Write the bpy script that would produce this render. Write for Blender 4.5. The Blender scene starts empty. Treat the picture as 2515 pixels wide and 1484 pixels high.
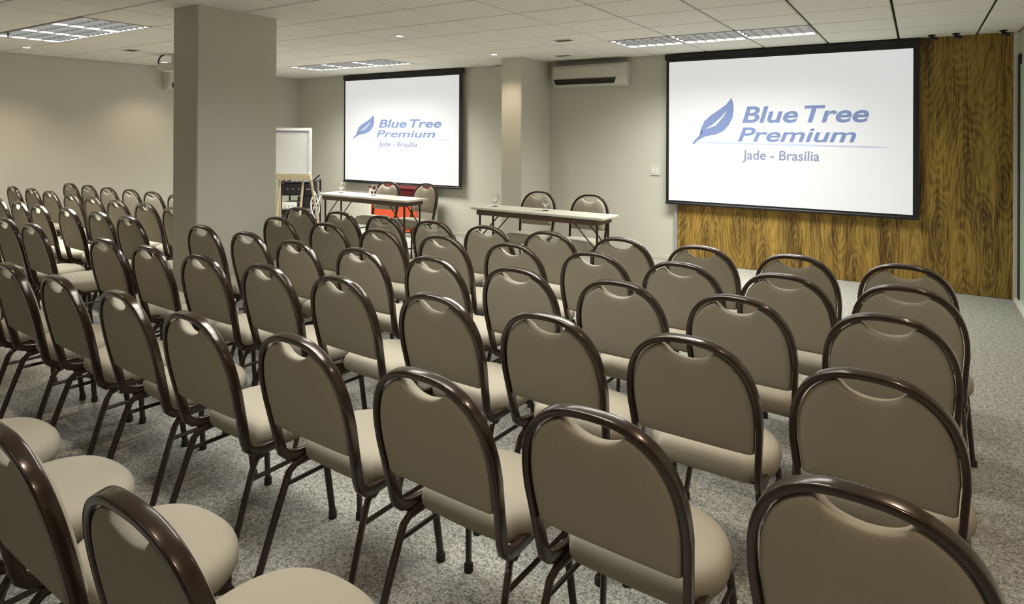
import bpy, bmesh, math, random
from mathutils import Vector, Matrix
R = random.Random(7)
S = bpy.context.scene
C = S.collection
PI = math.pi

# ------------------------------------------------------------------ camera
F, YAW, PITCH, ROLL, CY = 1555.15, 0.570576, -0.00145838, 0.00409253, 324.43
EYE = 1.55
cd = bpy.data.cameras.new('camera'); cam = bpy.data.objects.new('camera', cd); C.objects.link(cam)
fw = Vector((-math.sin(YAW)*math.cos(PITCH), math.cos(YAW)*math.cos(PITCH), -math.sin(PITCH)))
rt = Vector((math.cos(YAW), math.sin(YAW), 0)); up = rt.cross(fw)
r2 = rt*math.cos(ROLL) + up*math.sin(ROLL); u2 = r2.cross(fw)
cam.matrix_world = Matrix(((r2.x, u2.x, -fw.x, 0), (r2.y, u2.y, -fw.y, 0), (r2.z, u2.z, -fw.z, EYE), (0, 0, 0, 1)))
cd.sensor_width = 36; cd.sensor_fit = 'HORIZONTAL'
cd.lens = F/2515*36; cd.shift_y = -(742-CY)/2515; cd.clip_start = .05
S.camera = cam

# ------------------------------------------------------------------ world, exposure
w = bpy.data.worlds.new('world'); S.world = w; w.use_nodes = True
w.node_tree.nodes['Background'].inputs[0].default_value = (.9, .95, 1, 1)
w.node_tree.nodes['Background'].inputs[1].default_value = .02
S.view_settings.view_transform = 'Standard'; S.view_settings.look = 'None'
S.view_settings.exposure = 0.0; S.view_settings.gamma = 1
try: S.view_settings.use_curve_mapping = False
except Exception: pass
FLUO_POWER = 34.0      # each recessed louvre module
FLUO_COLOR = (1.0, .995, .92)
FLUO_SPREAD = math.radians(138)
SPOT_POWER = 34.0
SPOT_COLOR = (1.0, .80, .60)
SCREEN_EMIT = .57
CEIL = 2.52
XL, XR, YB, YF = -9.47, .80, -3.0, 7.59

# ------------------------------------------------------------------ materials
def srgb(r, g, b):
    return tuple((c/255/12.92 if c/255 <= .04045 else ((c/255+.055)/1.055)**2.4) for c in (r, g, b)) + (1,)
def mat(name, col, rough=.6, metal=0, spec=.5, var=0., vscale=8, bump=0, bscale=200, emit=None, estr=0, coat=0, alpha=None, trans=0):
    m = bpy.data.materials.new(name); m.use_nodes = True
    nt = m.node_tree; N = nt.nodes; L = nt.links; b = N['Principled BSDF']
    b.inputs['Base Color'].default_value = col if len(col) == 4 else (*col, 1)
    b.inputs['Roughness'].default_value = rough; b.inputs['Metallic'].default_value = metal
    b.inputs['Specular IOR Level'].default_value = spec
    if coat: b.inputs['Coat Weight'].default_value = coat; b.inputs['Coat Roughness'].default_value = .12
    if trans: b.inputs['Transmission Weight'].default_value = trans
    if emit: b.inputs['Emission Color'].default_value = (*emit[:3], 1); b.inputs['Emission Strength'].default_value = estr
    tc = N.new('ShaderNodeTexCoord')
    if var:
        n = N.new('ShaderNodeTexNoise'); n.inputs['Scale'].default_value = vscale; n.inputs['Detail'].default_value = 4
        L.new(tc.outputs['Object'], n.inputs['Vector'])
        mx = N.new('ShaderNodeMix'); mx.data_type = 'RGBA'; mx.blend_type = 'MIX'
        c = b.inputs['Base Color'].default_value
        mx.inputs[6].default_value = (c[0]*(1-var), c[1]*(1-var), c[2]*(1-var), 1)
        mx.inputs[7].default_value = (min(1, c[0]*(1+var)), min(1, c[1]*(1+var)), min(1, c[2]*(1+var)), 1)
        L.new(n.outputs[0], mx.inputs[0]); L.new(mx.outputs[2], b.inputs['Base Color'])
    if bump:
        n2 = N.new('ShaderNodeTexNoise'); n2.inputs['Scale'].default_value = bscale; n2.inputs['Detail'].default_value = 3
        L.new(tc.outputs['Object'], n2.inputs['Vector'])
        bp = N.new('ShaderNodeBump'); bp.inputs['Strength'].default_value = bump; bp.inputs['Distance'].default_value = .002
        L.new(n2.outputs[0], bp.inputs['Height']); L.new(bp.outputs[0], b.inputs['Normal'])
    return m
M = {}
M['wall'] = mat('wall_paint', (.61, .60, .52), .75, var=.03, vscale=1.5, bump=.15, bscale=120, spec=.3)
M['ceil'] = mat('mineral_tile', (.87, .86, .80), .9, var=.04, vscale=30, bump=.4, bscale=90, spec=.2)
M['ceil_dark'] = mat('ceiling_shadow_gap', (.26, .25, .21), .9, var=.05)
M['fabric'] = mat('taupe_fabric', (.375, .34, .272), .95, var=.07, vscale=420, bump=.35, bscale=900, spec=.15)
M['bronze'] = mat('bronze_steel', (.034, .019, .011), .24, metal=.35, var=.06, vscale=30, coat=.6)
M['dark_steel'] = mat('dark_steel', (.05, .038, .03), .38, metal=.5, var=.05, vscale=20)
M['rubber'] = mat('black_rubber', (.012, .011, .01), .7, var=.1, vscale=40)
M['black'] = mat('black_border', (.008, .008, .01), .5, var=.05, vscale=10)
M['blackmetal'] = mat('black_metal', (.02, .02, .022), .4, metal=.3, var=.1, vscale=15)
M['white_plastic'] = mat('white_plastic', (.66, .64, .57), .4, var=.02, vscale=5)
M['white_metal'] = mat('white_metal', (.75, .74, .68), .45, var=.02, vscale=5)
M['alu'] = mat('louvre_aluminium', (.035, .035, .035), .35, metal=.3, var=.03, vscale=9)
M['trim'] = mat('grey_aluminium_trim', (.42, .42, .43), .4, metal=.3, var=.03, vscale=9)
M['tabletop'] = mat('pale_laminate', (.70, .69, .60), .28, var=.03, vscale=12, coat=.2)
M['apron'] = mat('brown_apron', (.085, .05, .032), .5, var=.1, vscale=12)
M['tube'] = mat('lit_tube', (1, 1, 1), .5, emit=(1, .98, .9), estr=1.6, var=.001)
M['lamp'] = mat('lit_halogen', (1, 1, 1), .5, emit=(1, .84, .62), estr=9, var=.001)
M['screen'] = mat('projection_surface', (.35, .35, .35), .8, emit=(.98, .985, 1.0), estr=SCREEN_EMIT, var=.004, vscale=1.2)  # glow in screen and inks stands in for projected light
M['ink'] = mat('projected_blue', (.10, .14, .28), .8, emit=(.30, .38, .62), estr=.45, var=.05, vscale=2)
M['ink2'] = mat('projected_slate', (.12, .14, .22), .8, emit=(.33, .38, .52), estr=.45, var=.05, vscale=2)
M['inklite'] = mat('projected_pale_blue', (.3, .35, .45), .8, emit=(.55, .62, .80), estr=.5, var=.03, vscale=2)
M['paper'] = mat('white_paper', (.90, .91, .93), .8, var=.02, vscale=6)
M['paperband'] = mat('grey_binding', (.28, .27, .38), .6, var=.05, vscale=10)
M['pinewood'] = mat('pale_pine', (.62, .52, .34), .5, var=.12, vscale=14)
M['red'] = mat('orange_red_panel', (.62, .075, .022), .5, var=.08, vscale=6)
M['dark_red'] = mat('dark_red_panel', (.085, .012, .014), .9, spec=.1, var=.08, vscale=6)
M['navy'] = mat('dark_blue_plastic', (.03, .03, .07), .4, var=.1, vscale=20)
M['greyplastic'] = mat('grey_plastic', (.30, .30, .32), .5, var=.08, vscale=14)
M['glass'] = mat('clear_glass', (1, 1, 1), .02, trans=1.0, var=.001)
M['doorglass'] = mat('mint_frosted_glass', (.60, .80, .67), .25, var=.06, vscale=3, spec=.6)
M['slot'] = mat('dark_air_slot', (.015, .014, .012), .7, var=.1, vscale=30)

def wood_mat():
    m = bpy.data.materials.new('yellow_brown_wood_laminate'); m.use_nodes = True
    nt = m.node_tree; N = nt.nodes; L = nt.links; b = N['Principled BSDF']
    def noise(sx, sz, scale, det, rough=.5):
        mp = N.new('ShaderNodeMapping'); L.new(tc.outputs['Object'], mp.inputs[0]); mp.inputs['Scale'].default_value = (sx, 1, sz)
        n = N.new('ShaderNodeTexNoise'); n.inputs['Scale'].default_value = scale; n.inputs['Detail'].default_value = det; n.inputs['Roughness'].default_value = rough
        L.new(mp.outputs[0], n.inputs['Vector']); return n.outputs[0]
    def mth(op, a, b_=None, c=None):
        k = N.new('ShaderNodeMath'); k.operation = op
        for i, v in enumerate((a, b_, c)):
            if v is None: continue
            if isinstance(v, (int, float)): k.inputs[i].default_value = v
            else: L.new(v, k.inputs[i])
        return k.outputs[0]
    tc = N.new('ShaderNodeTexCoord'); sp = N.new('ShaderNodeSeparateXYZ'); L.new(tc.outputs['Object'], sp.inputs[0])
    warp = noise(5, .9, 1.2, 3)
    x = mth('MULTIPLY_ADD', sp.outputs[0], 3.3, mth('MULTIPLY', warp, .55)); z = mth('MULTIPLY_ADD', sp.outputs[2], .85, mth('MULTIPLY', warp, .35))
    cb = N.new('ShaderNodeCombineXYZ'); L.new(x, cb.inputs[0]); L.new(z, cb.inputs[1])
    vo = N.new('ShaderNodeTexVoronoi'); vo.voronoi_dimensions = '2D'; vo.feature = 'SMOOTH_F1'; vo.inputs['Scale'].default_value = 1.0; vo.inputs['Smoothness'].default_value = .35; L.new(cb.outputs[0], vo.inputs['Vector'])
    d = vo.outputs['Distance']
    rings = mth('SINE', mth('MULTIPLY_ADD', d, 80, mth('MULTIPLY', noise(9, 1.6, 1.5, 4), 9)))
    fine = noise(70, 3.5, 1.4, 6); med = noise(11, .8, 1.3, 4)
    core = N.new('ShaderNodeMapRange'); core.inputs[1].default_value = 0; core.inputs[2].default_value = .42; core.inputs[3].default_value = -.10; core.inputs[4].default_value = .03; L.new(d, core.inputs[0])
    v = mth('ADD', mth('MULTIPLY', rings, .055), mth('ADD', mth('MULTIPLY', fine, .65), mth('MULTIPLY_ADD', med, .5, core.outputs[0])))
    cr = N.new('ShaderNodeValToRGB'); e = cr.color_ramp.elements
    e[0].position = .36; e[0].color = (.06, .031, .010, 1)
    e[1].position = .84; e[1].color = (.47, .30, .07, 1)
    q = e.new(.50); q.color = (.165, .098, .023, 1)
    q = e.new(.64); q.color = (.325, .20, .043, 1)
    L.new(v, cr.inputs[0]); L.new(cr.outputs[0], b.inputs['Base Color'])
    b.inputs['Roughness'].default_value = .5; b.inputs['Specular IOR Level'].default_value = .3
    return m
M['wood'] = wood_mat()
def carpet_mat():
    m = bpy.data.materials.new('grey_green_carpet'); m.use_nodes = True
    nt = m.node_tree; N = nt.nodes; L = nt.links; b = N['Principled BSDF']
    tc = N.new('ShaderNodeTexCoord')
    n = N.new('ShaderNodeTexNoise'); n.inputs['Scale'].default_value = 120; n.inputs['Detail'].default_value = 3; L.new(tc.outputs['Object'], n.inputs['Vector'])
    n2 = N.new('ShaderNodeTexNoise'); n2.inputs['Scale'].default_value = 45; n2.inputs['Detail'].default_value = 3; L.new(tc.outputs['Object'], n2.inputs['Vector'])
    mx = N.new('ShaderNodeMath'); mx.operation = 'MULTIPLY_ADD'; mx.inputs[1].default_value = .35; L.new(n2.outputs[0], mx.inputs[0])
    m2 = N.new('ShaderNodeMath'); m2.operation = 'MULTIPLY'; m2.inputs[1].default_value = .65; L.new(n.outputs[0], m2.inputs[0]); L.new(m2.outputs[0], mx.inputs[2])
    cr = N.new('ShaderNodeValToRGB'); e = cr.color_ramp.elements
    e[0].position = .38; e[0].color = (.14, .138, .125, 1); e[1].position = .62; e[1].color = (.55, .54, .49, 1)
    L.new(mx.outputs[0], cr.inputs[0]); L.new(cr.outputs[0], b.inputs['Base Color'])
    b.inputs['Roughness'].default_value = 1; b.inputs['Specular IOR Level'].default_value = .05
    bp = N.new('ShaderNodeBump'); bp.inputs['Strength'].default_value = .5; bp.inputs['Distance'].default_value = .004
    L.new(n.outputs[0], bp.inputs['Height']); L.new(bp.outputs[0], b.inputs['Normal'])
    return m
M['carpet'] = carpet_mat()

# ------------------------------------------------------------------ mesh helpers
def box(bm, x0, x1, y0, y1, z0, z1, rz=0, o=(0, 0)):
    vs = []
    for z in (z0, z1):
        for x, y in ((x0, y0), (x1, y0), (x1, y1), (x0, y1)):
            if rz: x, y = o[0]+(x-o[0])*math.cos(rz)-(y-o[1])*math.sin(rz), o[1]+(x-o[0])*math.sin(rz)+(y-o[1])*math.cos(rz)
            vs.append(bm.verts.new((x, y, z)))
    for f in ((3, 2, 1, 0), (4, 5, 6, 7), (0, 1, 5, 4), (1, 2, 6, 5), (2, 3, 7, 6), (3, 0, 4, 7)):
        bm.faces.new([vs[i] for i in f])
def superprof(w_, d, n=12, e=.6):
    out = []
    for i in range(n):
        a = 2*PI*(i+.5)/n; c, s = math.cos(a), math.sin(a)
        out.append((w_/2*math.copysign(abs(c)**e, c), d/2*math.copysign(abs(s)**e, s)))
    return out
def sweep(bm, pts, prof, n0, closed=False):
    pts = [Vector(p) for p in pts]; n0 = Vector(n0); rings = []
    T0 = None
    for i, p in enumerate(pts):
        a = pts[max(i-1, 0)]; b = pts[min(i+1, len(pts)-1)]
        t = (b-a).normalized()
        if T0 is None: nn = (n0 - t*n0.dot(t)).normalized()
        else:
            q = T0.rotation_difference(t); nn = q @ nn; nn = (nn - t*nn.dot(t)).normalized()
        T0 = t; bb = t.cross(nn)
        rings.append([bm.verts.new(p + nn*u + bb*v) for u, v in prof])
    k = len(prof)
    for i in range(len(rings)-1):
        for j in range(k):
            bm.faces.new((rings[i][j], rings[i][(j+1) % k], rings[i+1][(j+1) % k], rings[i+1][j]))
    bm.faces.new(rings[0][::-1]); bm.faces.new(rings[-1])
def tube(bm, pts, r, n=8, n0=(1, 0, 0)):
    sweep(bm, pts, [(r*math.cos(2*PI*i/n), r*math.sin(2*PI*i/n)) for i in range(n)], n0)
def lathe(bm, prof, n=20, o=(0, 0, 0)):
    rings = [[bm.verts.new((o[0]+r*math.cos(2*PI*i/n), o[1]+r*math.sin(2*PI*i/n), o[2]+z)) for i in range(n)] for r, z in prof]
    for a, b in zip(rings, rings[1:]):
        for j in range(n): bm.faces.new((a[j], a[(j+1) % n], b[(j+1) % n], b[j]))
    bm.faces.new(rings[0][::-1]); bm.faces.new(rings[-1])
def mesh(name, bm, m, smooth=None, bevel=0):
    if bevel:
        bmesh.ops.bevel(bm, geom=bm.edges[:], offset=bevel, segments=2, affect='EDGES', clamp_overlap=True)
    bmesh.ops.recalc_face_normals(bm, faces=bm.faces)
    me = bpy.data.meshes.new(name); bm.to_mesh(me); bm.free()
    if isinstance(m, str): m = M[m]
    me.materials.append(m)
    if smooth:
        me.polygons.foreach_set('use_smooth', [True]*len(me.polygons))
        me.set_sharp_from_angle(angle=math.radians(smooth))
    return me
def link(name, me, parent=None):
    o = bpy.data.objects.new(name, me); C.objects.link(o)
    if parent: o.parent = parent
    return o
def ob(name, bm, m, parent=None, smooth=None, bevel=0):
    return link(name, mesh(name, bm, m, smooth, bevel), parent)
def tag(o, label, cat, group=None):
    o['label'] = label; o['category'] = cat
    if group: o['group'] = group
    return o
def thing(name, label, cat, loc=(0, 0, 0), rz=0, group=None):
    o = bpy.data.objects.new(name, None); o.empty_display_size = .1; C.objects.link(o)
    o.location = loc; o.rotation_euler = (0, 0, rz)
    return tag(o, label, cat, group)
def dup(root, loc, rz, label, group=None):
    r = root.copy(); C.objects.link(r); r.location = loc; r.rotation_euler = (0, 0, rz); r['label'] = label
    if group: r['group'] = group
    for ch in list(root.children):
        c = ch.copy(); C.objects.link(c); c.parent = r
        for g in list(ch.children):
            d = g.copy(); C.objects.link(d); d.parent = c
    return r
def B(*a, **k):
    bm = bmesh.new(); box(bm, *a, **k); return bm
def struct(name, bm, m, parent=None, **k):
    o = ob(name, bm, m, parent, **k)
    if not parent: o['kind'] = 'structure'
    return o

# ------------------------------------------------------------------ room shell
struct('floor', B(XL-.1, XR+.1, YB-.1, YF+.1, -.1, 0), 'carpet')
wl = struct('wall_left', B(XL-.15, XL, YB, YF+.15, 0, CEIL+.15), 'wall')
wf = struct('wall_front', B(XL, XR, YF, YF+.15, 0, CEIL+.15), 'wall')
struct('wall_right', B(XR, XR+.15, YB, YF+.15, 0, CEIL+.15), 'wall')
struct('wall_back', B(XL-.15, XR+.15, YB-.15, YB, 0, CEIL+.15), 'wall')
# wood laminate cladding on the front wall, right part, with its metal edge strips
wp = ob('wood_panel', B(-2.46, .752, YF-.03, YF, .004, CEIL-.002), 'wood', wf)
wp['label'] = 'yellow-brown wood laminate cladding with flame grain'
struct('trim_1', B(-2.50, -2.46, YF-.036, YF, .0, CEIL-.002), 'trim', bevel=.003)
struct('trim_2', B(.752, XR, YF-.05, YF, .0, CEIL-.002), 'white_metal', bevel=.004)
# glazed door in the right wall just beside the corner
d1 = struct('door_1', B(XR-.012, XR, 6.45, YF-.06, .03, 2.2), 'doorglass')
ob('door_frame', B(XR-.02, XR-.001, YF-.17, YF-.052, .0, 2.3), 'black', d1, bevel=.003)
ob('door_sill', B(XR-.05, XR-.001, 6.45, YF-.06, 0, .03), 'white_metal', d1, bevel=.003)
bm = bmesh.new(); tube(bm, [(XR-.07, 6.6, .9), (XR-.07, 6.6, 1.3)], .012); ob('door_handle', bm, 'trim', d1, 30)
# skirting
struct('baseboard_left', B(XL, XL+.012, YB, YF, 0, .05), 'wall', bevel=.003)
struct('baseboard_front', B(XL+.012, -2.50, YF-.012, YF, 0, .05), 'wall', bevel=.003)
# columns
struct('trim_3', B(-4.95, -4.62, 2.76, 3.47, 0, CEIL+.01), 'wall', bevel=.006).name = 'wall_column_left'
struct('trim_4', B(-4.555, -4.25, 6.84, YF, 0, CEIL+.01), 'wall', bevel=.006).name = 'wall_column_front'

# ceiling: plain slab behind the camera, single tiles over the part in view
ce = struct('ceiling', B(XL, XR, YB, YF, CEIL+.092, CEIL+.15), 'ceil_dark')
ob('ceiling_slab', B(XL, XR, YB, 1.3, CEIL, CEIL+.088), 'ceil', ce)
gx = [-5.33+.645*i for i in range(-7, 11)]; gx = [XL]+[x for x in gx if XL+.05 < x < XR-.05]+[XR]
gy = [1.3]+[6.74-.6*i for i in range(8, -1, -1)]+[7.34, YF]
def cell(x): return max(i for i in range(len(gx)-1) if gx[i] <= x+.01)
FIX = []
tm = {}
for j in range(len(gy)-1):
    for i in range(len(gx)-1):
        xa, xb, ya, yb = gx[i], gx[i+1], gy[j], gy[j+1]
        cx, cy = (xa+xb)/2, (ya+yb)/2
        if (abs(cy-6.44) < .1 and (-7.91 < cx < -5.98 or -2.75 < cx < -.815)) or (abs(cy-2.84) < .1 and -7.91 < cx < -5.98) or ((abs(cy-3.44) < .1 or abs(cy-1.62) < .1) and -2.75 < cx < -.815):
            FIX.append((xa, xb, ya, yb)); continue
        if abs(cy-2.84) < .1 and -3.4 < cx < -2.75: ONE = (xa, xb, ya, yb); continue
        if -4.95 < cx < -4.62 and 2.76 < cy < 3.47: pass
        k = (round(xb-xa, 3), round(yb-ya, 3))
        if k not in tm:
            bm = bmesh.new(); hx, hy = k[0]/2-.009, k[1]/2-.009
            lo = [bm.verts.new(v) for v in ((-hx+.006, -hy+.006, 0), (hx-.006, -hy+.006, 0), (hx-.006, hy-.006, 0), (-hx+.006, hy-.006, 0))]
            mi = [bm.verts.new(v) for v in ((-hx, -hy, .006), (hx, -hy, .006), (hx, hy, .006), (-hx, hy, .006))]
            tp = [bm.verts.new((v.co.x, v.co.y, .018)) for v in mi]
            bm.faces.new(lo[::-1]); bm.faces.new(tp)
            for q in range(4):
                bm.faces.new((lo[q], lo[(q+1) % 4], mi[(q+1) % 4], mi[q])); bm.faces.new((mi[q], mi[(q+1) % 4], tp[(q+1) % 4], tp[q]))
            tm[k] = mesh('ceiling_tile', bm, 'ceil')
        t = link('ceiling_tile', tm[k], ce); t.location = (cx, cy, CEIL+R.uniform(-.0008, .0008))

# ------------------------------------------------------------------ recessed louvre lights
def light_module(label, xa, xb, ya, yb, group, z=CEIL, power=FLUO_POWER):
    cx, cy = (xa+xb)/2, (ya+yb)/2; hx, hy = (xb-xa)/2-.004, (yb-ya)/2-.004
    t = thing('ceiling_light', label, 'ceiling light', (cx, cy, z), 0, group)
    bm = bmesh.new()
    for a in (-1, 1):
        box(bm, -hx, hx, min(a*hy, a*(hy-.016)), max(a*hy, a*(hy-.016)), -.004, .084)
        box(bm, min(a*hx, a*(hx-.016)), max(a*hx, a*(hx-.016)), -hy+.016, hy-.016, -.004, .084)
    ob('frame', bm, 'trim', t)
    nb = 5
    for i in range(nb):
        x = -hx+.016+(2*hx-.032)*(i+1)/(nb+1)
        ob('louvre_blade', B(x-.0015, x+.0015, -hy+.016, hy-.016, -.002, .030), 'alu', t)
    for i in range(3):
        y = -hy+.016+(2*hy-.032)*(i+1)/4
        ob('louvre_rail', B(-hx+.016, hx-.016, y-.003, y+.003, -.003, .0315), 'alu', t)
    ob('reflector', B(-hx+.002, hx-.002, -hy+.002, hy-.002, .084, .086), 'trim', t)
    for i in range(4):
        y = -hy+.03+(2*hy-.06)*(i+.5)/4
        bm = bmesh.new(); tube(bm, [(-hx+.03, y, .068), (hx-.03, y, .068)], .009, 6, (0, 1, 0)); ob('lamp_tube', bm, 'tube', t, 30)
    ld = bpy.data.lights.new('louvre_lamp', 'AREA'); ld.shape = 'RECTANGLE'; ld.size = 2*hx-.06; ld.size_y = 2*hy-.06
    ld.energy = power; ld.color = FLUO_COLOR; ld.spread = FLUO_SPREAD
    lo = bpy.data.objects.new('lamp_glow', ld); C.objects.link(lo); lo.parent = t; lo.location = (0, 0, .040)
    return t
names = {0: 'left', 1: 'middle', 2: 'right'}
grp = {}
for f in FIX:
    k = ('screen' if f[2] > 5 else 'near' if f[2] < 1.9 else 'mid', 'left' if f[0] < -5 else 'right'); grp.setdefault(k, []).append(f)
place_txt = {('screen', 'left'): 'louvred fluorescent ceiling panel above the far table, {} of three in a row',
             ('screen', 'right'): 'louvred fluorescent ceiling panel before the large right screen, {} of three in a row',
             ('mid', 'left'): 'lit louvred ceiling panel over the far-left chair block, {} of three in a row',
             ('near', 'right'): 'unseen louvred ceiling panel added over the nearest chair rows, {} of three in a row',  # unseen near panels, added to brighten the nearest seats
             ('mid', 'right'): 'unseen louvred ceiling panel over the middle chair rows, {} of three in a row'}  # unseen middle panels, positioned for the light on seats and chair backs
for k, v in grp.items():
    for i, f in enumerate(sorted(v)):
        light_module(place_txt[k].format(names[i]), *f, 'louvred ceiling panels', CEIL, FLUO_POWER*{('screen', 'right'): 1.05, ('screen', 'left'): 1.35, ('mid', 'right'): .52, ('near', 'right'): .36, ('mid', 'left'): 1.1}[k])
light_module('single unseen louvred ceiling panel added between the big pillar and the middle rows', *ONE, 'louvred ceiling panels', CEIL, FLUO_POWER*.62)  # out-of-view panel added to brighten the big pillar's lower face
for gxx, tx in ((-6.95, 'left'), (-1.78, 'right')):  # rear groups, never in view, placed and dimmed for room brightness
    for i in range(3):
        x = gxx+(i-1)*.645
        light_module(f'unseen louvred ceiling panel behind the camera, {tx} group, {names[i]} of three', x-.3225, x+.3225, -1.2, -.6, 'louvred ceiling panels', CEIL-.09, FLUO_POWER*.06)

# ------------------------------------------------------------------ halogen downlights
def downlight(x, y, label, p=1.0):
    t = thing('downlight', label, 'downlight', (x, y, CEIL), 0, 'warm halogen downlights')
    bm = bmesh.new()
    n = 24
    prof = [(.052, .0), (.052, -.005), (.038, -.006), (.036, .004)]
    rings = [[bm.verts.new((r*math.cos(2*PI*i/n), r*math.sin(2*PI*i/n), z)) for i in range(n)] for r, z in prof]
    for a, b in zip(rings, rings[1:]):
        for j in range(n): bm.faces.new((a[j], a[(j+1) % n], b[(j+1) % n], b[j]))
    ob('trim_ring', bm, 'white_metal', t, 40)
    bm = bmesh.new(); lathe(bm, [(.036, -.001), (.036, -.004), (.01, -.007)], 20); ob('bulb', bm, 'lamp', t, 40)
    ld = bpy.data.lights.new('halogen', 'SPOT'); ld.energy = SPOT_POWER*p; ld.color = SPOT_COLOR; ld.spot_size = math.radians(118); ld.spot_blend = 1; ld.shadow_soft_size = .035
    lo = bpy.data.objects.new('lamp_glow', ld); C.objects.link(lo); lo.parent = t; lo.location = (0, 0, -.03)
downlight(-8.69, 3.13, 'small lit downlight nearest the top left corner, by the left wall', 1.5)
downlight(-8.83, 4.80, 'small lit downlight just left of the big pillar, by the left wall', 1.2)
downlight(-4.38, 4.73, 'small lit downlight in the ceiling between the two screens, nearer one', .8)
downlight(-4.40, 6.44, 'small lit downlight right before the narrow front pillar', 1.0)
downlight(-8.69, 1.2, 'small lit downlight by the left wall, outside the view', 1.6)  # the remaining downlights are unseen, placed for the brightness they add
downlight(.25, 4.4, 'small lit downlight over the right aisle, outside the view', .9)
downlight(.25, 2.2, 'small lit downlight above the right ends of the rows, outside the view', 1.6)
downlight(-1.2, .35, 'small lit downlight above the camera, outside the view', .7)
downlight(-4.38, .9, 'small lit downlight left of the camera, outside the view', 1.5)
downlight(.25, .3, 'small lit downlight right of the camera, outside the view', 1.5)

# ceiling vents, sprinkler, projector, spots near the right corner
def vent(x, y, label, sx=.21, sy=.15):
    t = thing('ceiling_vent', label, 'vent', (x, y, CEIL), 0, 'small ceiling vents')
    bm = bmesh.new()
    for a in (-1, 1):
        box(bm, -sx/2, sx/2, min(a*sy/2, a*(sy/2-.012)), max(a*sy/2, a*(sy/2-.012)), -.006, -.0008)
        box(bm, min(a*sx/2, a*(sx/2-.012)), max(a*sx/2, a*(sx/2-.012)), -sy/2+.012, sy/2-.012, -.006, -.0008)
    ob('frame', bm, 'ceil', t); ob('backing', B(-sx/2+.01, sx/2-.01, -sy/2+.01, sy/2-.01, -.002, -.0008), 'slot', t)
    for i in range(4):
        y_ = -sy/2+.012+(sy-.024)*(i+.5)/4; ob('slat', B(-sx/2+.012, sx/2-.012, y_-.003, y_+.003, -.005, -.002), 'ceil_dark', t)
vent(-3.12, 5.85, 'small square ceiling vent farther from the air conditioner')
vent(-3.74, 7.0, 'small ceiling vent right above the air conditioner')
vent(-7.9, 3.9, 'thin ceiling vent close left of the big pillar')
t = thing('sprinkler', 'small dark sprinkler head on the ceiling at the far left', 'sprinkler', (-7.56, 2.57, CEIL))
bm = bmesh.new(); lathe(bm, [(.022, -.0005), (.022, -.006), (.008, -.008), (.008, -.035), (.003, -.04)], 14); ob('body', bm, 'dark_steel', t, 40)
bm = bmesh.new(); lathe(bm, [(.018, -.043), (.018, -.046)], 14); ob('deflector', bm, 'dark_steel', t, 40)
# projector half hidden by the big pillar
t = thing('projector', 'ceiling projector with a dark looped cable, half hidden by the big pillar', 'projector', (-7.90, 4.40, CEIL), .2)
bm = bmesh.new(); lathe(bm, [(.05, -.001), (.05, -.01), (.015, -.012), (.015, -.12)], 14); ob('mount', bm, 'white_metal', t, 40)
ob('body', B(-.15, .15, -.12, .12, -.21, -.12), 'white_plastic', t, 30, .012)
bm = bmesh.new(); tube(bm, [(0, .12, -.17), (0, .14, -.17)], .03, 14); ob('lens', bm, 'blackmetal', t, 40)
bm = bmesh.new(); tube(bm, [(-.15-.10*math.sin(a), 0, -.09+.09*math.cos(a)) for a in [PI*i/12 for i in range(13)]], .009, 8, (0, 1, 0)); ob('cable', bm, 'rubber', t, 40)
# spot heads near the right front corner
for x, l in ((.106, 'small black ceiling spot head just right of the large screen top'), (.30, 'black ceiling spot head above the middle of the wood strip'), (.66, 'black ceiling spot head nearest the white door jamb')):
    t = thing('spot_head', l, 'spotlight', (x, 7.38, CEIL), 0, 'black ceiling spot heads')
    bm = bmesh.new(); lathe(bm, [(.03, -.001), (.03, -.012), (.008, -.014), (.008, -.03)], 12); ob('base', bm, 'blackmetal', t, 40)
    bm = bmesh.new(); tube(bm, [(-.01, 0, -.028), (.04, -.03, -.045)], .016, 10); ob('head', bm, 'black', t, 40)

# ------------------------------------------------------------------ screens
def text(body, x0, x1, z, h, y, m, parent, name, shear=.0, bold=0., gap=.03):
    cu = bpy.data.curves.new(name, 'FONT'); cu.body = body; cu.size = 1; cu.shear = shear; cu.offset = bold; cu.extrude = 0
    o = bpy.data.objects.new(name, cu); C.objects.link(o)
    dg = bpy.context.evaluated_depsgraph_get(); me = bpy.data.meshes.new_from_object(o.evaluated_get(dg)); bpy.data.objects.remove(o)
    xs = [v.co.x for v in me.vertices]; a, b = min(xs), max(xs)
    s = (x1-x0)/(b-a); CAP = .70
    for v in me.vertices: v.co = Vector((x0+(v.co.x-a)*s, y, z+v.co.y*h/CAP))
    # one object per word: split where the gap between letters is widest
    bm = bmesh.new(); bm.from_mesh(me); bpy.data.meshes.remove(me)
    seen = set(); isl = []
    for v in bm.verts:
        if v in seen: continue
        st = [v]; seen.add(v); g = []
        while st:
            q = st.pop(); g.append(q)
            for e_ in q.link_edges:
                o_ = e_.other_vert(q)
                if o_ not in seen: seen.add(o_); st.append(o_)
        isl.append(g)
    isl.sort(key=lambda g: min(v.co.x for v in g)); words = []; hi = -1e9
    for g in isl:
        lo_ = min(v.co.x for v in g)
        if not words or lo_-hi > gap: words.append([])
        words[-1] += g; hi = max(hi, max(v.co.x for v in g))
    for wd in words:
        ix = {v: i for i, v in enumerate(wd)}; ws = set(wd)
        m2 = bpy.data.meshes.new(name); m2.from_pydata([v.co[:] for v in wd], [], [[ix[v] for v in f.verts] for f in bm.faces if f.verts[0] in ws])
        m2.materials.append(M[m]); link(name, m2, parent)
    bm.free()
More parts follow.
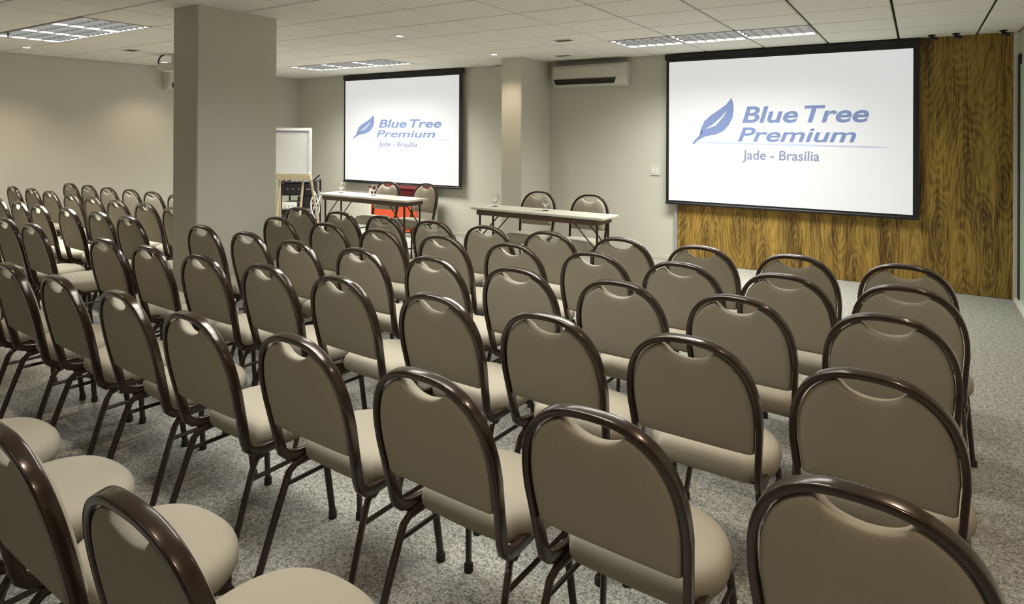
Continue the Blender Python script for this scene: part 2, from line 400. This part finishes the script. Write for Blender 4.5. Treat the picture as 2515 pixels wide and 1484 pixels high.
def flat(pts, y, m, parent, name):
    bm = bmesh.new(); bm.faces.new([bm.verts.new((x, y, z)) for x, z in pts])
    bmesh.ops.triangulate(bm, faces=bm.faces[:]); me = bpy.data.meshes.new(name); bm.to_mesh(me); bm.free(); me.materials.append(M[m])
    return link(name, me, parent)
def strip(bm, pts, y):
    for (x0, a0, b0), (x1, a1, b1) in zip(pts, pts[1:]):
        vs = [bm.verts.new((x, y, z)) for x, z in ((x0, a0), (x1, a1), (x1, b1), (x0, b0))]
        bm.faces.new(vs)
def screen(label, x0, x1, z0, z1, L, brd=.035):
    Y = 7.50
    t = thing('projection_screen', label, 'projection screen', ((x0+x1)/2, Y, z0), 0, 'pull-down projection screens')
    ox, oz = (x0+x1)/2, z0; W = (x1-x0)/2; Hh = z1-z0
    ob('backing', B(-W, W, 0, .012, 0, Hh), 'black', t)
    ob('surface', B(-W+brd, W-brd*1.45, -.003, -.0005, .045, Hh-.085), 'screen', t)
    bm = bmesh.new(); tube(bm, [(-W-.005, .004, .012), (W+.005, .004, .012)], .016, 10, (0, 1, 0)); ob('weight_bar', bm, 'blackmetal', t, 40)
    ob('housing', B(-W-.02, W+.02, -.01, .045, Hh-.055, Hh+.008), 'black', t, None, .006)
    def P(x, z): return (x-ox, z-oz)
    sx, sz, bx, bz = L   # maps the layout measured on the right screen
    def T(x, z): return P(bx+(x+2.274)*sx, bz+(z-1.412)*sz)
    y = -.006
    # leaf: outline and white midrib
    left = [(-2.14, 1.56), (-2.155, 1.62), (-2.12, 1.70), (-2.04, 1.77), (-1.95, 1.83), (-1.87, 1.89), (-1.81, 1.965)]
    right = [(-1.79, 1.90), (-1.785, 1.82), (-1.80, 1.73), (-1.84, 1.65), (-1.90, 1.585), (-1.98, 1.545), (-2.06, 1.53)]
    stem = [(-2.12, 1.515), (-2.19, 1.475), (-2.245, 1.425), (-2.262, 1.435), (-2.22, 1.49), (-2.165, 1.54)]
    flat([T(*q) for q in left+right+stem], y, 'ink', t, 'leaf')
    flat([T(*q) for q in [(-2.115, 1.60), (-2.02, 1.66), (-1.93, 1.74), (-1.86, 1.82), (-1.90, 1.75), (-1.99, 1.645)]], y-.002, 'screen', t, 'leaf_midrib')
    bm = bmesh.new(); strip(bm, [(lambda q: (q[0], q[1]-.008*sz, q[1]+.008*sz) if i not in (0, 12) else (q[0], q[1]-.001, q[1]+.001))(T(-2.21+(1.965)*i/12, 1.452-.035*i/12)) for i in range(13)], y)
    o = ob('underline', bm, 'inklite', t)
    def TX(body, xa, xb, z, h, m, n, sh, bo, gp=.05):
        a, b = T(xa, z), T(xb, z); return text(body, a[0], b[0], a[1], h*sz, y, m, t, n, sh, bo, gp)
    TX('Blue', -1.690, -1.105, 1.682, .178, 'ink', 'lettering', .22, .022, .3)
    TX('Tree', -1.045, -.430, 1.682, .178, 'ink', 'lettering', .22, .022, .3)
    TX('Premium', -1.738, -.545, 1.468, .155, 'ink', 'lettering', .25, .016, .2)
    TX('Jade - Brasília', -1.688, -.892, 1.262, .105, 'ink2', 'lettering', 0.05, .012, .022)
    return t
screen('large white projection screen on the right, before the wood panelling', -2.583, .006, .70, 2.50, (1, 1, -2.274, 1.412))
screen('smaller-looking white projection screen on the left, behind the far table', -8.20, -5.70, .71, 2.50, (1.035, .72, -7.99, 1.435))

# ------------------------------------------------------------------ air conditioners, plates
def aircon(label, loc, W, H, rz):
    t = thing('air_conditioner', label, 'air conditioner', loc, rz, 'white split air conditioners')
    # local: back at y=0, front towards -y
    prof = [(0, 0), (-.10, -.0), (-.155, .03), (-.185, .075), (-.19, .13), (-.185, H-.04), (-.165, H-.01), (-.14, H), (0, H)]
    bm = bmesh.new(); rings = []
    for x, k in ((-W/2, .86), (-W/2+.012, .96), (-W/2+.03, 1), (W/2-.03, 1), (W/2-.012, .96), (W/2, .86)):
        rings.append([bm.verts.new((x, y*k, H/2+(z-H/2)*(.93+.07*k))) for y, z in prof])
    n = len(prof)
    for a, b in zip(rings, rings[1:]):
        for j in range(n): bm.faces.new((a[j], a[(j+1) % n], b[(j+1) % n], b[j]))
    bm.faces.new(rings[0][::-1]); bm.faces.new(rings[-1])
    ob('body', bm, 'white_plastic', t, 35)
    ob('front_panel', B(-W/2+.035, W/2-.12, -.194, -.18, .105, H-.045), 'white_plastic', t, None, .004)
    bm = bmesh.new(); q = [(-W/2+.06, -.172, .026), (W/2-.17, -.172, .026), (W/2-.13, -.197, .092), (-W/2+.035, -.197, .092)]
    vs = [bm.verts.new(v) for v in q+[(x, y+.03, z) for x, y, z in q]]
    for f in ((0, 1, 2, 3), (7, 6, 5, 4), (0, 4, 5, 1), (1, 5, 6, 2), (2, 6, 7, 3), (3, 7, 4, 0)): bm.faces.new([vs[i] for i in f])
    ob('air_outlet', bm, 'slot', t)
    ob('vane', B(-W/2+.07, W/2-.18, -.172, -.158, .010, .022), 'white_plastic', t)
    ob('top_grille', B(-W/2+.05, W/2-.1, -.16, -.03, H-.001, H+.004), 'greyplastic', t)
aircon('white wall air conditioner between the front pillar and the large screen', (-3.60, YF, 2.165), 1.06, .285, 0)
aircon('white wall air conditioner mostly hidden behind the big pillar', (XL, 5.62, 2.18), 1.0, .29, PI/2)
t = tag(ob('cable_duct', B(-5.17, -4.56, YF-.05, YF, 2.45, 2.51), 'white_plastic', None, None, .004), 'short white duct under the ceiling left of the narrow front pillar', 'duct')
def plate(label, x, z, w_, h, cat, nsw):
    t = thing('wall_plate', label, cat, (x, YF, z), 0)
    ob('cover', B(-w_/2, w_/2, -.012, 0, -h/2, h/2), 'white_plastic', t, None, .003)
    for i in range(nsw):
        cx = (i-(nsw-1)/2)*w_*.4
        ob('rocker', B(cx-w_*.13, cx+w_*.13, -.016, -.011, -h*.3, h*.3), 'white_metal', t, None, .001)
plate('white double switch plate left of the large screen', -2.75, 1.09, .13, .12, 'switch', 2)
plate('white socket plate low on the wall between the two tables', -6.13, .38, .085, .12, 'socket', 1)

# ------------------------------------------------------------------ chair
WT, WB, ZA, LEAN, EX, TOP = .2125, .199, .635, .225, .78, .897
def yb(z): return -.20-LEAN*(z-.46)
def build_chair(label):
    t = thing('banquet_chair', label, 'chair', (0, 0, 0), 0, 'taupe banquet chairs set out in rows')
    # hoop: J bend under the seat, up the side, over the arch and down again
    side = [(WB-.012, .10, .392), (WB-.008, -.08, .394), (WB-.002, -.135, .398), (WB, -.170, .408), (WB, -.191, .427), (WB, -.200, .455)]
    for k in range(1, 7):
        z = .46+(ZA-.46)*k/7; side.append((WB+(WT-WB)*k/7, yb(z), z))
    arch = []
    for k in range(0, 41):
        a = PI*k/40; c, s_ = math.cos(a), math.sin(a)
        z = ZA+(TOP-.010-ZA)*abs(s_)**EX; arch.append((WT*math.copysign(abs(c)**EX, c) if abs(c) > 1e-6 else 0, yb(z), z))
    pts = side+arch+[(-x, y, z) for x, y, z in side[::-1]]
    bm = bmesh.new(); sweep(bm, pts, superprof(.020, .034, 12, .32), (1, 0, 0)); ob('back_frame', bm, 'bronze', t, 50)
    # backrest
    ins = .013; out = []
    zb = .532
    for k in range(9): x = -(WB-.017)+2*(WB-.017)*k/8; out.append((x, zb+.002*(abs(x)/.18)**4))
    for k in range(0, 8):
        z = zb+.008+(ZA-zb-.008)*k/8; wz = WB+(WT-WB)*max(0, (z-.46))/(ZA-.46); out.append((wz-ins, z))
    SC = .082
    for k in range(0, 61):
        a = PI*k/60; c, s_ = math.cos(a), math.sin(a)
        x = (WT-ins)*math.copysign(abs(c)**EX, c) if abs(c) > 1e-6 else 0; z = ZA+(TOP-.012-ins-ZA)*abs(s_)**EX
        if abs(x) < SC:
            z -= .050*(1-(abs(x)/SC)**2)**.62
        out.append((x, z))
    for k in range(7, -1, -1):
        z = zb+.008+(ZA-zb-.008)*k/8; wz = WB+(WT-WB)*max(0, (z-.46))/(ZA-.46); out.append((-(wz-ins), z))
    bm = bmesh.new(); cz = .70; nn = len(out)
    def ring(fx, h): return [bm.verts.new((x*fx, yb(cz+(z-cz)*fx)+h, cz+(z-cz)*fx)) for x, z in out]
    def side_(seq):
        prev = rim
        for fx, h in seq:
            if fx == 0: cv = bm.verts.new((0, yb(cz)+h, cz)); [bm.faces.new((prev[j], prev[(j+1) % nn], cv)) for j in range(nn)]; break
            cur = ring(fx, h)
            for j in range(nn): bm.faces.new((prev[j], prev[(j+1) % nn], cur[(j+1) % nn], cur[j]))
            prev = cur
    rim = ring(1, .002)
    side_([(.988, -.009), (.965, -.0135), (.92, -.016), (.84, -.0175), (.55, -.0185), (0, -.019)])
    side_([(.99, .014), (.965, .024), (.92, .031), (.84, .036), (.55, .040), (0, .041)])
    ob('backrest', bm, 'fabric', t, 60)
    # seat
    out = []
    for k in range(7): x = -.145+.29*k/6; out.append((x, -.132+.004*(x/.145)**2))
    for k in range(1, 5): a = PI/2*k/4; out.append((.145+.025*math.sin(a), -.128+.025*(1-math.cos(a))))
    for k in range(1, 6): u = k/6; out.append((.170+.053*math.sin(u*PI/2), -.103+.103*u))
    for k in range(0, 33):
        a = PI*k/32; c, s_ = math.cos(a), math.sin(a)
        out.append((.224*math.copysign(abs(c)**.80, c) if abs(c) > 1e-6 else 0, .222*abs(s_)**.80))
    for k in range(5, 0, -1): u = k/6; out.append((-(.170+.053*math.sin(u*PI/2)), -.103+.103*u))
    for k in range(4, 0, -1): a = PI/2*k/4; out.append((-(.145+.025*math.sin(a)), -.128+.025*(1-math.cos(a))))
    bm = bmesh.new(); nn = len(out); seq = [(0, .475), (.50, .474), (.75, .471), (.88, .465), (.955, .453), (.99, .437), (1, .420), (.988, .402), (.955, .390), (.86, .384), (0, .384)]
    prev = None
    for fx, z in seq:
        if fx == 0:
            cv = bm.verts.new((0, .03, z))
            if prev: [bm.faces.new((prev[j], prev[(j+1) % nn], cv)) for j in range(nn)]
            else: prev = cv
            continue
        cur = [bm.verts.new((x*fx, .03+(y-.03)*fx, z)) for x, y in out]
        if isinstance(prev, bmesh.types.BMVert):
            [bm.faces.new((prev, cur[j], cur[(j+1) % nn])) for j in range(nn)]
        else:
            for j in range(nn): bm.faces.new((prev[j], prev[(j+1) % nn], cur[(j+1) % nn], cur[j]))
        prev = cur
    ob('seat', bm, 'fabric', t, 60)
    # under-seat frame: two cross rails
    bm = bmesh.new()
    tube(bm, [(-.19, .085, .386), (.19, .085, .386)], .010, 8, (0, 0, 1)); tube(bm, [(-.195, -.085, .384), (.195, -.085, .384)], .010, 8, (0, 0, 1))
    ob('seat_frame', bm, 'dark_steel', t, 50)
    for s in (-1, 1):
        for kind in ('rear', 'front'):
            bm = bmesh.new()
            if kind == 'rear': p = [(s*.172, -.02, .378), (s*.178, -.10, .377), (s*.188, -.145, .368), (s*.196, -.165, .345), (s*.205, -.219, .19), (s*.214, -.276, .018)]
            else: p = [(s*.172, .03, .378), (s*.175, .095, .377), (s*.183, .135, .364), (s*.191, .150, .33), (s*.203, .165, .17), (s*.214, .180, .018)]
            sweep(bm, p, superprof(.019, .025, 8, .7), (1, 0, 0))
            leg = ob('leg', bm, 'bronze' if kind == 'rear' else 'dark_steel', t, 50)
            bm = bmesh.new(); lathe(bm, [(.0165, 0), (.0165, .026), (.013, .03)], 10, (p[-1][0], p[-1][1], 0)); ob('foot_cap', bm, 'rubber', leg, 40)
        bm = bmesh.new(); tube(bm, [(s*.1975, -.178, .305), (s*.1945, .152, .300)], .008, 6); ob('stretcher', bm, 'dark_steel', t, 50)
        bm = bmesh.new(); tube(bm, [(s*.196, -.150, .384), (s*.196, -.128, .370), (s*.196, -.102, .384)], .006, 6); ob('stacking_bumper', bm, 'alu', t, 50)
    return t

ORD = ['', 'first', 'second', 'third', 'fourth', 'fifth', 'sixth', 'seventh', 'eighth', 'ninth', 'tenth']
ROWS = [
 ('Z', 'row nearest the camera', 'r', [(-1.169, .875), (-1.69, .86), (-2.21, .85), (-2.73, .85)]),
 ('A', 'fifth row from the screens', 'r', [(-0.055, 1.625, -0.10), (-0.63, 1.654, -0.045), (-1.127, 1.62, -0.034), (-1.673, 1.625, -0.035), (-2.198, 1.586), (-2.732, 1.604), (-3.259, 1.59), (-3.765, 1.579), (-4.28, 1.575)]),
 ('B', 'fourth row from the screens', 'r', [(-0.078, 2.285, -0.10), (-0.62, 2.318, -0.02), (-1.118, 2.288), (-1.633, 2.278), (-2.203, 2.285), (-2.706, 2.265), (-3.205, 2.232), (-3.698, 2.215), (-4.179, 2.202)]),
 ('C', 'third row from the screens', 'r', [(-0.078, 2.955, -0.04), (-0.595, 2.93, -0.07), (-1.116, 2.913), (-1.635, 2.892), (-2.138, 2.867), (-2.643, 2.832), (-3.15, 2.80), (-3.674, 2.839), (-4.196, 2.844)]),
 ('D', 'second row from the screens', 'r', [(-0.012, 3.505, -0.10), (-0.503, 3.465, -0.08), (-1.006, 3.458), (-1.496, 3.46), (-2.019, 3.449), (-2.539, 3.437), (-3.058, 3.41), (-3.581, 3.412), (-4.129, 3.419)]),
 ('E', 'row nearest the screens', 'r', [(-0.022, 4.03, -0.10), (-0.54, 4.0, -0.07), (-1.061, 3.995), (-1.566, 4.0), (-2.061, 3.968), (-2.547, 3.941), (-3.03, 3.936), (-3.53, 3.931), (-4.01, 3.923), (-4.52, 3.925)]),
 ('b', 'fourth row from the screens', 'l', [(-5.265, 2.226), (-5.745, 2.234), (-6.24, 2.23), (-6.74, 2.23)]),
 ('c', 'third row from the screens', 'l', [(-5.139, 2.813), (-5.629, 2.822), (-6.097, 2.789), (-6.56, 2.753), (-7.033, 2.771), (-7.52, 2.77), (-8.02, 2.77)]),
 ('d', 'second row from the screens', 'l', [(-5.423, 3.325), (-5.95, 3.356), (-6.434, 3.339), (-6.977, 3.373), (-7.48, 3.391), (-7.989, 3.39), (-8.53, 3.421), (-9.021, 3.413)]),
 ('e', 'row nearest the screens', 'l', [(-6.51, 3.968), (-7.013, 3.98), (-7.496, 3.99), (-7.967, 3.968), (-8.515, 4.0), (-8.999, 4.0)]),
]
proto = None
for key, rowtxt, blk, pos in ROWS:
    n = len(pos)
    for i, (x, y, *th) in enumerate(pos):
        if key == 'Z': lab = f'brown-hooped taupe chair, {["first", "second", "third", "fourth"][i]} from the right in the row nearest the camera'
        elif blk == 'r':
            lab = f'brown-hooped taupe chair, {ORD[i+1]} from the right wall, {rowtxt}, main block'
        else:
            lab = f'brown-hooped taupe chair, {ORD[i+1]} from the pillar, {rowtxt}, far-left block'
        rz = th[0] if th else -.038+R.uniform(-.018, .018)
        if proto is None:
            proto = build_chair(lab); proto.location = (x, y, 0); proto.rotation_euler = (0, 0, rz)
        else: dup(proto, (x, y, 0), rz, lab)
for x, y, rz, lab in ((-5.93, 5.93, PI+.03, 'taupe chair facing the room behind the far table, left one of two'),
                      (-5.36, 6.0, PI-.10, 'taupe chair facing the room behind the far table, right one of two'),
                      (-3.56, 5.86, PI+.05, 'taupe chair facing the room behind the nearer table, left one of two'),
                      (-2.92, 5.84, PI+.05, 'taupe chair facing the room behind the nearer table, right one of two')):
    dup(proto, (x, y, 0), rz, lab, 'taupe chairs behind the two tables')

# ------------------------------------------------------------------ folding tables
def table(label, cx, cy, rz, W=1.60, D=.37):
    t = thing('folding_table', label, 'table', (cx, cy, 0), rz, 'pale folding tables by the screens')
    bm = B(-W/2, W/2, -D/2, D/2, .727, .75); ob('tabletop', bm, 'tabletop', t, None, .005)
    bm = bmesh.new(); a, b = W/2-.07, D/2-.02
    box(bm, -a, a, -b, -b+.018, .672, .727); box(bm, -a, a, b-.018, b, .672, .727); box(bm, -a, -a+.018, -b+.018, b-.018, .672, .727); box(bm, a-.018, a, -b+.018, b-.018, .672, .727)
    ob('apron', bm, 'apron', t)
    for s in (-1, 1):
        for q in (-1, 1):
            bm = bmesh.new(); tube(bm, [(s*(W/2-.09), q*(D/2-.055), .726), (s*(W/2-.09), q*(D/2-.055), .05), (s*(W/2-.09), q*(D/2-.03), .014)], .012, 8, (1, 0, 0)); leg = ob('leg', bm, 'dark_steel', t, 50)
            bm = bmesh.new(); lathe(bm, [(.017, 0), (.017, .02), (.013, .024)], 10, (s*(W/2-.09), q*(D/2-.03), 0)); ob('foot_cap', bm, 'rubber', leg, 40)
            bm = bmesh.new(); tube(bm, [(s*(W/2-.09), q*(D/2-.055), .42), (s*(W/2-.36), q*(D/2-.055), .70)], .007, 6, (0, 1, 0)); ob('brace', bm, 'dark_steel', t, 50)
        bm = bmesh.new(); tube(bm, [(s*(W/2-.09), -D/2+.055, .16), (s*(W/2-.09), D/2-.055, .16)], .009, 6); ob('stretcher', bm, 'dark_steel', t, 50)
    return t
table('narrow pale folding table before the smaller left screen', -5.825, 5.777, -.03, 1.60, .375)
table('narrow pale folding table between the front pillar and the large screen', -3.268, 5.655, -.03, 1.58, .35)

def goblet(x, y, label):
    t = thing('water_goblet', label, 'glass', (x, y, .75), 0, 'stemmed glasses on the tables')
    bm = bmesh.new()
    lathe(bm, [(.036, .0), (.036, .003), (.007, .007), (.0055, .02), (.0055, .034), (.012, .042), (.034, .062), (.043, .085), (.042, .105), (.036, .125), (.0345, .125), (.040, .105), (.041, .085), (.032, .064), (.008, .046)], 20)
    ob('bowl_and_stem', bm, 'glass', t, 60)
    bm = bmesh.new(); lathe(bm, [(.035, .1255), (.036, .127), (.035, .1285)], 20); ob('rim', bm, 'glass', t, 60)
goblet(-6.43, 5.84, 'stemmed glass at the left end of the far table')
goblet(-5.83, 5.83, 'stemmed glass in the middle of the far table, before a chair')
goblet(-3.87, 5.70, 'stemmed glass at the left end of the nearer table')
goblet(-3.23, 5.68, 'stemmed glass in the middle of the nearer table, before a chair')

# ------------------------------------------------------------------ red cabinet against the front wall
t = thing('cabinet', 'red and white low cabinet against the wall behind the far table', 'cabinet', (-6.62, 7.24, 0))
ob('side_panel', B(-.52, -.475, -.2, .2, .06, .70), 'white_plastic', t, None, .004)
ob('side_panel', B(.475, .52, -.2, .2, .06, .70), 'white_plastic', t, None, .004)
ob('back_panel', B(-.475, .475, .17, .2, .06, .70), 'white_plastic', t)
ob('front_panel', B(-.475, .475, -.205, -.185, .08, .50), 'red', t, None, .003)
ob('upper_panel', B(-.475, .475, -.205, -.185, .503, .70), 'dark_red', t, None, .003)  # upper front, a darker red than the panel below
ob('cabinet_top', B(-.52, .52, -.21, .2, .70, .725), 'dark_red', t, None, .004)
ob('base', B(-.47, .47, -.17, .17, 0, .06), 'white_plastic', t)

# ------------------------------------------------------------------ flipchart easel
def cpt(px, depth):      # floor point at this image column and view depth, used once to set the easel and trolley down
    k = (px-1257.5)/F*depth; return Vector((rt.x*k-math.sin(YAW)*depth, rt.y*k+math.cos(YAW)*depth, 0))
p = cpt(722, 9.3)
t = thing('flipchart', 'white paper flipchart on a pale wooden easel, right behind the big pillar', 'flipchart', p, YAW)
def zz(py, d=9.3): return EYE+(CY-py)*d/F-.0
z0, z1 = zz(427), zz(314)
ob('board', B(-.27, .262, .0, .012, z0-.01, z1), 'white_plastic', t, None, .003)
ob('paper_pad', B(-.26, .245, -.016, -.001, z0, z1-.03), 'paper', t)
bm = bmesh.new(); n = 10
vsA = [bm.verts.new((.235, -.017, z1-.06)) for _ in range(1)]
pg = []
for k in range(n+1):
    z = z1-.06-(z1-.06-z0-.03)*k/n; a = k/n
    pg.append((bm.verts.new((.20, -.0175, z)), bm.verts.new((.245+.022*math.sin(a*PI*.9), -.018-.03*math.sin(a*PI*.9), z))))
bm.verts.remove(vsA[0])
for k in range(n): bm.faces.new((pg[k][0], pg[k][1], pg[k+1][1], pg[k+1][0]))
bmesh.ops.solidify(bm, geom=bm.faces[:], thickness=.0008)
ob('curled_page', bm, 'paper', t, 60)
ob('binding', B(-.255, .225, -.022, -.012, z1-.062, z1-.040), 'paperband', t, None, .003)
ob('tray', B(-.27, .262, -.05, .012, z0-.085, z0-.012), 'pinewood', t, None, .004)
for x0, x1, y0, y1 in ((.145, .09, .0, -.09), (.235, .31, .03, .28), (-.20, -.24, .0, -.09), (-.22, -.30, .03, .28)):
    bm = bmesh.new(); sweep(bm, [(x0, y0, z0-.05), (x1, y1, 0.0)], superprof(.032, .022, 8, .4), (1, 0, 0)); ob('leg', bm, 'pinewood', t, 50)

# ------------------------------------------------------------------ equipment trolley
p = cpt(740, 10.2)
t = thing('equipment_trolley', 'black trolley loaded with audio equipment behind the flipchart easel', 'trolley', p, YAW)
for sx in (-1, 1):
    for sy in (-1, 1):
        bm = bmesh.new(); box(bm, sx*.25-.012, sx*.25+.012, sy*.2-.012, sy*.2+.012, .06, .78); ob('post', bm, 'blackmetal', t)
        bm = bmesh.new(); tube(bm, [(sx*.25-.012, sy*.2, .03), (sx*.25+.012, sy*.2, .03)], .03, 12, (0, 0, 1)); ob('castor', bm, 'rubber', t, 50)
for i, z in enumerate((.10, .34, .56, .76)):
    ob('shelf', B(-.26, .26, -.21, .21, z-.012, z), 'blackmetal' if i != 1 else 'greyplastic', t, None, .002)
bm = bmesh.new(); tube(bm, [(-.25, -.2, .70), (-.25, -.24, .74), (-.12, -.30, .83)], .011, 8); ob('handle', bm, 'blackmetal', t, 50)
bm = bmesh.new(); tube(bm, [(.20, -.1, .74), (.27, -.16, .80), (.36, -.2, .87)], .012, 8); ob('handle', bm, 'blackmetal', t, 50)
for nm, b, m in (('amplifier', (-.235, .10, -.20, .15, .10, .235), 'navy'), ('mixer', (-.235, .0, -.20, .15, .34, .44), 'white_metal'), ('amplifier', (-.235, .12, -.20, .15, .56, .74), 'blackmetal'),
                 ('player', (.01, .11, -.2, .14, .34, .53), 'blackmetal'), ('player', (-.1, .18, -.19, .12, .76, .82), 'greyplastic'), ('tall_case', (.115, .235, -.205, .15, .10, .545), 'black'), ('player', (.13, .235, -.205, .1, .56, .735), 'blackmetal'), ('player', (-.235, .10, -.20, .12, .240, .325), 'blackmetal')):
    d = ob(nm, B(*b), m, t, None, .006)
    x0, x1, y0, y1, zA, zB = b
    for k in range(3):
        xx = x0+(x1-x0)*(k+1)/4; bm = bmesh.new(); tube(bm, [(xx, y0-.001, (zA+zB)/2), (xx, y0-.014, (zA+zB)/2)], .009, 8, (1, 0, 0)); ob('knob', bm, 'greyplastic', d, 40)
for k in range(5):
    bm = bmesh.new(); x = .27+.02*k
    tube(bm, [(x-.02+.10*math.sin(a*2+k), -.18-.01*k, .62-.36*a-.02*k+.02*math.sin(a*9+k)) for a in [i/12 for i in range(13)]], .011, 7, (0, 1, 0)); ob('cable', bm, 'greyplastic' if k % 2 else 'white_metal', t, 50)
